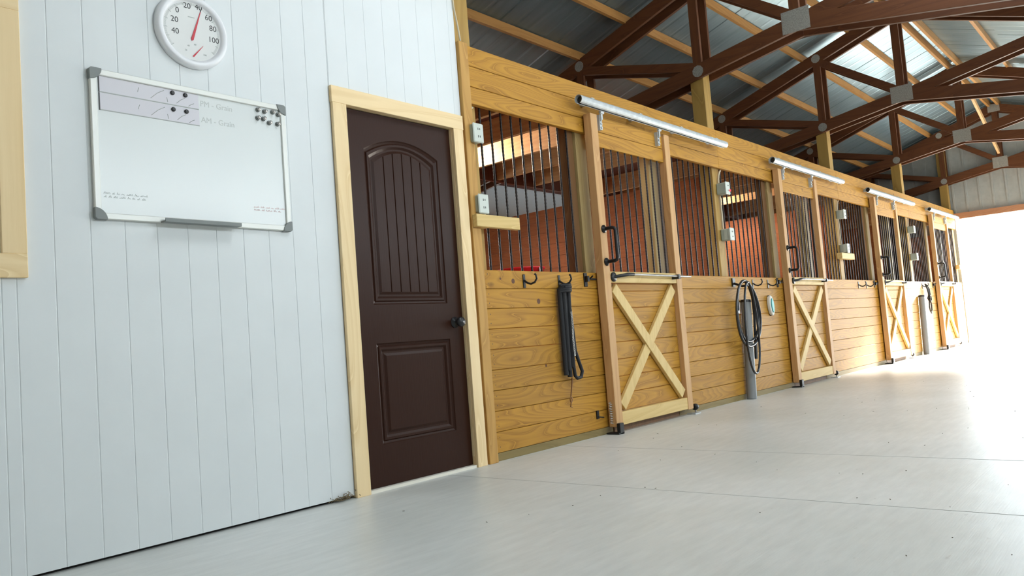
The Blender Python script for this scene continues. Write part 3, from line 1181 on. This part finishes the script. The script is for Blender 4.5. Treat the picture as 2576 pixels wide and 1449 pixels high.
# ------------------------------------------------------------------ outlet boxes with conduit on the posts
def outlet(x, z, name, label, red=False):
    t = thing('outlet_box', label, 'outlet box', (x, -.0, z), 'weatherproof outlet boxes')
    b = B().box(x-.042, x+.042, -.048, .044, z-.056, z+.056)
    mesh('box_body', b, M['boxgrey'], parent=t, bevel=.008)
    b = B().box(x-.047, x+.047, -.060, -.048, z-.062, z+.062)
    cv = mesh('box_cover', b, M['boxcover'], parent=t, bevel=.006)
    b = B()
    for dz in (.024, -.024):
        b.tube([(x-.006, -.0605, z+dz+.007), (x-.006, -.0605, z+dz-.007)], .0022, 5)
        b.tube([(x+.010, -.0605, z+dz+.007), (x+.010, -.0605, z+dz-.005)], .0022, 5)
    mesh('socket_slots', b, M['ink'], parent=cv)
    if red:
        b = B().lathe([(0, 0), (.012, 0), (.010, .006), (0, .008)], (x+.036, -.060, z-.022), (0, -1, 0), 12)
        m, nt, p = new_mat('red_pilot_glow')
        p.inputs['Base Color'].default_value = (.8, .02, .03, 1)
        p.inputs['Emission Color'].default_value = (1, .03, .05, 1)
        p.inputs['Emission Strength'].default_value = 1.2
        mesh('pilot_light', b, m, parent=t, label='small glowing red light')
    return t


names = ['first', 'second', 'third', 'fourth']
desc = ['on the post at the end of the white wall', 'on the post left of the second sliding door',
        'on the post left of the third sliding door', 'on the post left of the farthest sliding door']
for k in range(4):
    x = (3.632, 7.185, 10.66, 14.16)[k]
    outlet(x, 2.045, 'upper', f'upper pale outlet box {desc[k]}', red=(k == 1))
    outlet(x+(.0 if k else .0), 1.595, 'lower', f'lower pale outlet box {desc[k]}')
    b = B()
    b.tube([(x, .032, 1.660), (x, .030, 1.8), (x, .032, 1.980)], .009, 8)
    b.tube([(x-.002, .032, 2.110), (x-.002, .030, 2.15), (x+.012, .030, 2.19), (x+.035, .030, 2.225), (x+.055, .030, 2.240)], .0085, 8)
    tagit(mesh('outlet_cable', b, M['cable'], org=(x, .03, 2)), f'cream cable joining outlet boxes {desc[k]}', 'cable', 'outlet cables')

# small shelf boards
sh = [(3.552, 3.965, 'short pine shelf board under the outlet boxes beside the brown door'),
      (10.36, 10.86, 'short pine shelf board crossing the post left of third sliding door'),
      (17.28, 17.66, 'short white lit board at the very end of the stall row')]
for xa, xb, lab in sh:
    b = B(); b.box(xa, xb, -.062, -.024 if xa < 4 else .001, 1.45, 1.528)
    if xa < 4: b.box(xa+.08, xb-.25, -.024, .044, 1.455, 1.52)
    else: b.box((xa+xb)/2-.05, (xa+xb)/2+.05, .001, .045 if xa < 12 else .042, 1.455, 1.52)
    tagit(mesh('shelf_board', b, M['pale'], org=(xa, 0, 1.45), bevel=.003), lab, 'shelf', 'short shelf boards')

# red bucket inside first stall
t = thing('feed_bucket', 'red bucket rim just showing above the first stall front boards', 'bucket', (4.32, .23, 1.0))
b = B().lathe([(0, 0), (.13, 0), (.165, .24), (.175, .245), (.175, .255), (.160, .255), (.125, .012), (0, .012)], (4.345, .275, .985), (0, 0, 1), 36)
mesh('bucket_body', b, M['redtub'], parent=t)
mesh('bail_handle', B().tube([(4.345+.172*math.cos(a), .275-.03*math.sin(a), 1.225-.05*math.sin(a)) for a in [PI*i/14 for i in range(15)]], .004, 6), M['steel'], parent=t)
mesh('hanging_strap', B().box(4.336, 4.366, .0395, .105, 1.182, 1.19).box(4.336, 4.366, .098, .105, 1.18, 1.235), M['steel'], parent=t)

# ------------------------------------------------------------------ stall partitions, lofts
pl = ['tack room side partition of first stall', 'orange plank partition between first and second stalls, seen through bars',
      'orange plank partition between second and third stalls, seen through bars', 'dark plank partition between third and fourth stalls',
      'plank end wall of the fourth stall by the far doorway']
for k, x in enumerate(XP):
    x = min(x, 17.6)
    b = B()
    z = .0
    while z < 2.15:
        b.box(x-.022, x+.022, .187, YB-.01, z+.001, min(z+.138, 2.2)-.001)
        z += .138
    tagit(mesh('stall_partition', b, M['part'], org=(x, 1.9, 0)), pl[k], 'partition', 'plank partitions between stalls')

for k in range(4):
    nm = ['first', 'second', 'third', 'fourth'][k]
    b = B()
    n = 12
    for i in range(n):
        ya, yb = .06+1.74*i/n, .06+1.74*(i+1)/n
        b.box(XP[k]+.09, min(XP[k+1], 17.6)-.09, ya+.002, yb-.002, 2.535, 2.56)
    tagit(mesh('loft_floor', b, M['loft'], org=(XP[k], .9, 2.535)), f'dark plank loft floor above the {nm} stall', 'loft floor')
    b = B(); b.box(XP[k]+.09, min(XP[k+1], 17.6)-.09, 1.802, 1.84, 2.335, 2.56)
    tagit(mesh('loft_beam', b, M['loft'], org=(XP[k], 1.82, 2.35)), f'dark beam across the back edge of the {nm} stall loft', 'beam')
    for i in range(5):
        xj = XP[k]+.54+.585*i
        b = B(); b.box(xj-.019, xj+.019, .06, 1.80, 2.35, 2.533)
        tagit(mesh('loft_joist', b, M['joist'], org=(xj, .9, 2.35)), f'loft joist over the {nm} stall, seen above the plank partition through its bars', 'joist', f'loft joists over the {nm} stall')

def unseen_lamp(x, y, label):  # lamp out of view, added to brighten the loft joists
    t = thing('unseen_lamp', label, 'lamp', (x, y, 2.53), 'unseen jar lamps added under the stall lofts')
    mesh('added_lamp_base', B().lathe([(0, 0), (.05, 0), (.05, .03), (0, .03)], (x, y, 2.535), (0, 0, -1), 20), M['boxgrey'], parent=t)
    m, nt, p = new_mat('added_jar_glow')
    p.inputs['Emission Color'].default_value = (1, .88, .72, 1)
    p.inputs['Emission Strength'].default_value = 480
    mesh('added_jar', B().lathe([(.045, 0), (.048, .05), (.04, .10), (.02, .125), (0, .13)], (x, y, 2.505), (0, 0, -1), 20), m, parent=t)
    return t


unseen_lamp(5.06, 1.70, 'unseen jar lamp added to light the loft joists of the first stall')
unseen_lamp(9.75, 1.70, 'unseen jar lamp added to light the loft joists of the second stall')

# ------------------------------------------------------------------ roof framing
def truss_parts(x, root):
    TL = lambda y: 4.395-.343*abs(y-YC)            # lower edge of top chord
    SB = .17
    BL = lambda y: 3.305-SB*abs(y-YC)
    ye = YB-.03
    pf, pb = x-.098, x+.098
    for px in (pf, pb):
        for s in (1, -1):
            yy = ye if s > 0 else 2*YC-ye
            h = .14
            b = B()
            vs = []
            for y, z in ((YC, TL(YC)), (yy, TL(yy))):
                for dz in (0, h*1.055):
                    for dx in (-.019, .019):
                        vs.append((px+dx, y, z+dz))
            b.add(vs, [(0, 1, 3, 2), (4, 6, 7, 5), (0, 4, 5, 1), (2, 3, 7, 6), (0, 2, 6, 4), (1, 5, 7, 3)])
            mesh('top_chord', b, M['truss'], parent=root, bevel=.002)
            b = B()
            vs = []
            for y, z in ((YC, BL(YC)), (yy, BL(yy))):
                for dz in (0, h*1.02):
                    for dx in (-.019, .019):
                        vs.append((px+dx, y, z+dz))
            b.add(vs, [(0, 1, 3, 2), (4, 6, 7, 5), (0, 4, 5, 1), (2, 3, 7, 6), (0, 2, 6, 4), (1, 5, 7, 3)])
            mesh('bottom_chord', b, M['truss'], parent=root, bevel=.002)
        # rising brace from the centre plate to the far slope
        b = B()
        vs = []
        for y, z in ((YC-.05, 3.32), (-2.80, 3.70)):
            for dz in (0, .13):
                for dx in (-.0188, .0188):
                    vs.append((px+dx, y, z+dz))
        b.add(vs, [(0, 1, 3, 2), (4, 6, 7, 5), (0, 4, 5, 1), (2, 3, 7, 6), (0, 2, 6, 4), (1, 5, 7, 3)])
        mesh('brace', b, M['truss'], parent=root, bevel=.002)
        for y in (YC, .07, 1.45):
            mesh('upright_web', B().box(px-.0185, px+.0185, y-.045, y+.045, BL(y)+.10, TL(y)+.05), M['truss_z'], parent=root, bevel=.002)
        b = B().beam((px, .07, TL(.07)+.04), (px, YC, BL(YC)+.13), .0365, .088, (1, 0, 0))
        mesh('diagonal_web', b, M['truss'], parent=root, bevel=.002)
        b = B().beam((px, 1.45, TL(1.45)+.02), (px, .07, BL(.07)+.11), .0365, .088, (1, 0, 0))
        mesh('diagonal_web', b, M['truss'], parent=root, bevel=.002)
    for px, sg in ((pf-.019, -1), (pb+.019, 1)):
        a, c = (px-.002, px) if sg < 0 else (px, px+.002)
        mesh('gusset_plate', B().box(a, c, YC-.13, YC+.12, 3.295, 3.50), M['plate'], parent=root, label='grey steel gusset plate')
        mesh('gusset_plate', B().box(a, c, YC-.10, YC+.10, TL(YC)-.02, TL(YC)+.13), M['plate'], parent=root, label='grey steel gusset plate')
        for y, f in ((.07, BL), (.07, TL), (1.45, TL)):
            z = f(y)
            r = .058
            o = B().lathe([(0, 0), (r, 0), (r, .002), (0, .002)], (px, y, z+.07), (sg, 0, 0), 10, False)
            mesh('gusset_plate', o, M['plate'], parent=root, label='grey steel gusset plate')


trl = ['nearest brown double roof truss, its large steel plate at the top edge of view',
       'second brown double roof truss from the camera, behind the nearest one',
       'third brown double roof truss from the camera',
       'farthest brown roof truss against the steel gable wall']
T = thing('roof_truss', trl[0], 'roof truss', (XP[1], YC, 3.3), 'double roof trusses')
truss_parts(XP[1], T)
for k, x in ((2, XP[2]), (3, XP[3]), (4, 17.56)):
    dup(T, (x, YC, 3.3), trl[k-1])

pn = 0
names = {-.36: 'first', .25: 'second', .84: 'third', 1.45: 'fourth', 2.05: 'fifth', 2.65: 'sixth', 3.25: 'seventh'}
for y, nm in names.items():
    b = B(); b.box(XNEAR, XEND-.02, y-.019, y+.019, roofz(y)-.098, roofz(y)-.008)
    tagit(mesh('roof_purlin', b, M['purlin'], org=(3, y, roofz(y)-.1)), f'{nm} wooden purlin below the ridge on the left roof slope', 'purlin', 'roof purlins')
for i, y in enumerate((-1.62, -2.22, -2.82, -3.42, -4.02, -4.62)):
    b = B(); b.box(XNEAR, XEND-.02, y-.019, y+.019, roofz(y)-.098, roofz(y)-.008)
    nm = ['first', 'second', 'third', 'fourth', 'fifth', 'sixth'][i]
    tagit(mesh('roof_purlin', b, M['purlin'], org=(3, y, roofz(y)-.1)), f'{nm} wooden purlin below the ridge on the right roof slope', 'purlin', 'roof purlins')
for y, lab in ((YC+.075, 'left of the paired ridge purlins at the roof peak'), (YC-.075, 'right of the paired ridge purlins at the roof peak')):
    b = B(); b.box(XNEAR, XEND-.02, y-.019, y+.019, roofz(y)-.12, roofz(y)-.008)
    tagit(mesh('roof_purlin', b, M['purlin'], org=(3, y, 4.5)), lab, 'purlin', 'roof purlins')
b = B().beam((15.3, YC, 4.28), (17.45, YC, 3.60), .038, .088, (0, 1, 0))
tagit(mesh('ridge_brace', b, M['joist'], org=(16.4, YC, 3.9)), 'slanting pale brace from the ridge down to the farthest truss plate', 'brace')

# ------------------------------------------------------------------ whiteboard
WX0, WX1, WZ0, WZ1 = 1.335, 2.252, 1.352, 1.976
t = thing('whiteboard', 'large framed whiteboard on the white siding wall left of brown door', 'whiteboard', (1.79, -.01, 1.66))
mesh('board_panel', B().box(WX0+.01, WX1-.01, -.012, -.001, WZ0+.01, WZ1-.01), M['wb'], parent=t)
fwid = .026
for bx in ((WX0, WX1, WZ1-fwid, WZ1), (WX0, WX1, WZ0, WZ0+fwid), (WX0, WX0+fwid, WZ0+fwid, WZ1-fwid), (WX1-fwid, WX1, WZ0+fwid, WZ1-fwid)):
    mesh('frame_rail', B().box(bx[0], bx[1], -.020, -.001, bx[2], bx[3]), M['wbframe'], parent=t, bevel=.003)
for cx, cz, sx, sz in ((WX0, WZ0, 1, 1), (WX1, WZ0, -1, 1), (WX0, WZ1, 1, -1), (WX1, WZ1, -1, -1)):
    pts = []
    r = .05
    for i in range(9):
        a = PI/2*i/8
        pts.append((cx+sx*(r*math.cos(a)-.003), cz+sz*(r*math.sin(a)-.003)))
    pts = [(cx-sx*.003, cz+sz*.006), (cx+sx*.006, cz-sz*.003)]+pts
    pts = [(cx-sx*.003, cz-sz*.003+sz*.008), (cx-sx*.003+sx*.008, cz-sz*.003)]+pts[2:]
    mesh('corner_cap', B().prism(pts, -.024, -.0005), M['wbcap'], parent=t, bevel=.002, label='dark grey corner cap')
b = B().box(1.60, 1.955, -.062, -.0205, 1.350, 1.356)
b.box(1.60, 1.955, -.064, -.060, 1.350, 1.366)
mesh('marker_tray', b, M['wbcap'], parent=t, label='grey marker tray')
# writing on the board
text_mesh('PM - Grain', .036, 1.81, -.0122, 1.912, M['paleink'], 'handwriting', t, align='LEFT')
text_mesh('AM - Grain', .036, 1.812, -.0122, 1.838, M['paleink'], 'handwriting', t, align='LEFT')
random.seed(11)


def scribble(x0, x1, z, h, y, r=.0008):
    b = B()
    x = x0
    while x < x1:
        n = random.randint(2, 6)
        pts = []
        for i in range(n*2+1):
            pts.append((x, y, z+(h if i % 2 else 0)*random.uniform(.3, 1)))
            x += random.uniform(.0018, .0034)
        b.tube(pts, r, 4)
        x += .006
    return b


b = scribble(1.373, 1.53, 1.458, .010, -.0122)
b2 = scribble(1.373, 1.53, 1.443, .010, -.0122)
b.add(b2.v, b2.f)
mesh('small_notes', b, M['greyink'], parent=t, label='two lines of small grey handwriting')
b = scribble(2.055, 2.20, 1.455, .010, -.0122)
b2 = scribble(2.055, 2.205, 1.441, .010, -.0122)
b.add(b2.v, b2.f)
mesh('small_notes', b, M['redink'], parent=t, label='two lines of small red handwriting')
# charts held by magnets
for i, (za, zb, lab) in enumerate(((1.881, 1.949, 'upper of two long paper charts at top left of whiteboard'), (1.806, 1.879, 'lower of two long paper charts at top left of whiteboard'))):
    t2 = thing('paper_chart', lab, 'paper chart', (1.59, -.013, za), 'paper charts on the whiteboard')
    mesh('sheet', B().box(1.371, 1.803, -.0135, -.0121, za, zb), M['paper'], parent=t2)
    mesh('edge_strip', B().box(1.369, 1.3735, -.0142, -.0121, za, zb), M['ink'], parent=t2)
    mesh('bottom_line', B().box(1.371, 1.803, -.0139, -.0135, za, za+.0035), M['greyink'], parent=t2)
    b = B()
    for sx, sz, dx, dz in ((1.585, .014, .06, .045), (1.70, .012, .04, .03), (1.53, .03, .006, .02), (1.66, .01, -.004, .02), (1.755, .008, .025, .016)):
        b.tube([(sx, -.0138, za+sz), (sx+dx*.5, -.0138, za+sz+dz*.6), (sx+dx, -.0138, za+sz+dz)], .0011, 4)
    mesh('pencil_marks', b, M['greyink'], parent=t2)
mags = [(1.682, 1.936), (1.741, 1.936), (1.683, 1.862), (1.743, 1.862)]
ml = ['left black magnet on the upper paper chart', 'right black magnet on the upper paper chart', 'left black magnet on the lower paper chart', 'right black magnet on the lower paper chart']
for (x, z), lab in zip(mags, ml):
    o = B().lathe([(0, 0), (.010, 0), (.010, .004), (.007, .006), (0, .006)], (x, -.0135, z), (0, -1, 0), 16)
    tagit(mesh('magnet', o, M['blackplastic'], org=(x, -.0135, z)), lab, 'magnet', 'black chart magnets')
spare = [(2.103, 1.934), (2.139, 1.931), (2.184, 1.936), (2.214, 1.929), (2.100, 1.893), (2.131, 1.894), (2.162, 1.879), (2.208, 1.880)]
so = ['first in the top row', 'second in the top row', 'third in the top row', 'last in the top row', 'first in the bottom row', 'second in the bottom row', 'third in the bottom row', 'last in the bottom row']
for (x, z), lab in zip(spare, so):
    tt = thing('push_magnet', f'shiny silver magnet, {lab} at upper right of whiteboard', 'magnet', (x, -.012, z), 'silver spare magnets')
    mesh('magnet_base', B().lathe([(0, 0), (.0115, 0), (.0115, .003), (.008, .006), (0, .006)], (x, -.012, z), (0, -1, 0), 16), M['wbcap'], parent=tt)
    mesh('magnet_head', B().lathe([(0, .006), (.005, .006), (.0055, .012), (.009, .015), (.009, .019), (0, .021)], (x, -.012, z), (0, -1, 0), 16), M['chain'], parent=tt)
for x, lab in ((1.612, 'left black dry erase marker lying on whiteboard tray'), (1.735, 'right dark dry erase marker lying on whiteboard tray')):
    tt = thing('dry_erase_marker', lab, 'marker', (x, -.042, 1.363), 'markers on the tray')
    mesh('cap', B().tube([(x, -.042, 1.3625), (x+.045, -.042, 1.3625)], .0078, 12), M['blackplastic'], parent=tt)
    mesh('barrel', B().tube([(x+.045, -.042, 1.3625), (x+.118, -.042, 1.3625)], .0066, 12), M['white'], parent=tt)

# ------------------------------------------------------------------ thermometer
TX, TZ, TR = 1.790, 2.241, .172
t = thing('wall_thermometer', 'large round white dial thermometer above the whiteboard', 'thermometer', (TX, 0, TZ))
mesh('rim', B().lathe([(0, -.001), (TR, -.001), (TR, .014), (TR-.008, .028), (TR-.020, .032), (TR-.034, .022), (TR-.037, .014), (0, .014)], (TX, 0, TZ), (0, -1, 0), 64), M['white'], parent=t)
mesh('dial_face', B().lathe([(0, .0142), (TR-.037, .0142), (TR-.037, .0155), (0, .0155)], (TX, 0, TZ), (0, -1, 0), 64, False), M['dial'], parent=t)
yd = -.0158
for txt, x, z in (('40', 1.709, 2.226), ('20', 1.708, 2.279), ('0', 1.723, 2.325), ('20', 1.770, 2.357), ('40', 1.825, 2.364), ('60', 1.872, 2.326), ('80', 1.891, 2.280), ('100', 1.892, 2.226)):
    text_mesh(txt, .036, x, yd, z-.002, M['ink'], 'numeral', t)
b = B()
for i in range(141):
    a = math.radians(-225+270*i/140)
    r0, r1 = (TR-.050, TR-.040) if i % 10 else (TR-.055, TR-.039)
    dx, dz = math.sin(math.radians(-130+260*i/140)), math.cos(math.radians(-130+260*i/140))
    wdt = .0012 if i % 10 else .0026
    b.beam((TX+dx*r0, yd+.0001, TZ+dz*r0), (TX+dx*r1, yd+.0001, TZ+dz*r1), .0005, wdt, (0, 1, 0))
mesh('scale_ticks', b, M['greyink'], parent=t)


def needle(p, q, w0, name, mat):
    p, q = Vector(p), Vector(q)
    d = (q-p).normalized()
    n = Vector((-d.z, 0, d.x))
    b = B()
    poly = [p+n*w0, p-d*w0*1.2, p-n*w0, q-n*w0*.18, q+n*w0*.18]
    vs = [v+Vector((0, -.0006, 0)) for v in poly]+[v+Vector((0, -.0016, 0)) for v in poly]
    k = len(poly)
    b.add(vs, [tuple(range(k)), tuple(range(2*k-1, k-1, -1))]+[(i, (i+1) % k, k+(i+1) % k, k+i) for i in range(k)])
    return mesh(name, b, mat, parent=t)


needle((1.787, yd-.001, 2.203), (1.836, yd-.001, 2.352), .0062, 'temperature_needle', M['red'])
needle((1.833, yd-.002, 2.343), (1.838, yd-.002, 2.362), .0018, 'needle_tip', M['ink'])
needle((1.789, yd-.001, 2.125), (1.838, yd-.001, 2.183), .0035, 'humidity_needle', M['red'])
for txt, x, z in (('20', 1.755, 2.147), ('40', 1.768, 2.170), ('60', 1.800, 2.182), ('100', 1.845, 2.143)):
    text_mesh(txt, .011, x, yd, z, M['greyink'], 'numeral', t)
b = B().box(1.757, 1.836, yd-.0004, yd+.0003, 2.1035, 2.107)
b.box(1.772, 1.803, yd-.0004, yd+.0003, 2.305, 2.308)
mesh('small_print', b, M['greyink'], parent=t)

# ------------------------------------------------------------------ loose bits
b = B().tube([(3.535, -.008, 4.0), (3.535, -.008, 3.05), (3.54, -.01, 2.85), (3.555, -.02, 2.72), (3.575, -.014, 2.635)], .0055, 8)
tagit(mesh('white_cable', b, M['cable'], org=(3.54, 0, 3)), 'thin white cable running down the right edge of the white wall', 'cable')
random.seed(5)
b = B()
for i in range(70):
    x = 2.46+random.gauss(0, .035)
    y = -.012+random.gauss(0, .008)
    z = .006+abs(random.gauss(0, .012))
    if y > -.003: y = -.003
    a = random.uniform(0, 2*PI)
    d = Vector((math.cos(a)*.02, -abs(math.sin(a))*.008, random.uniform(-.003, .012)))
    p = Vector((x, y, z))
    q = p+d
    q.z = max(q.z, .002)
    b.tube([p, (p+q)/2+Vector((0, -.002, .003)), q], .0016, 4)
tagit(mesh('debris_tuft', b, M['hay'], org=(2.46, -.012, 0)), 'small brown tuft of debris on floor left of the brown door casing', 'debris')
b = B()
spots = [(random.uniform(2.2, 9), random.uniform(-3.0, -.3)) for i in range(70)]
for x, y in spots:
    a = random.gauss(0, .7)
    l = random.uniform(.003, .013)
    b.beam((x, y, .001), (x+l*math.cos(a), y+l*math.sin(a), .0014), .0025, .002, (0, 0, 1))
tagit(mesh('straw_specks', b, M['speck'], org=(5, -1.5, 0)), 'dark straw specks scattered over the pale concrete floor', 'straw', kind='stuff')
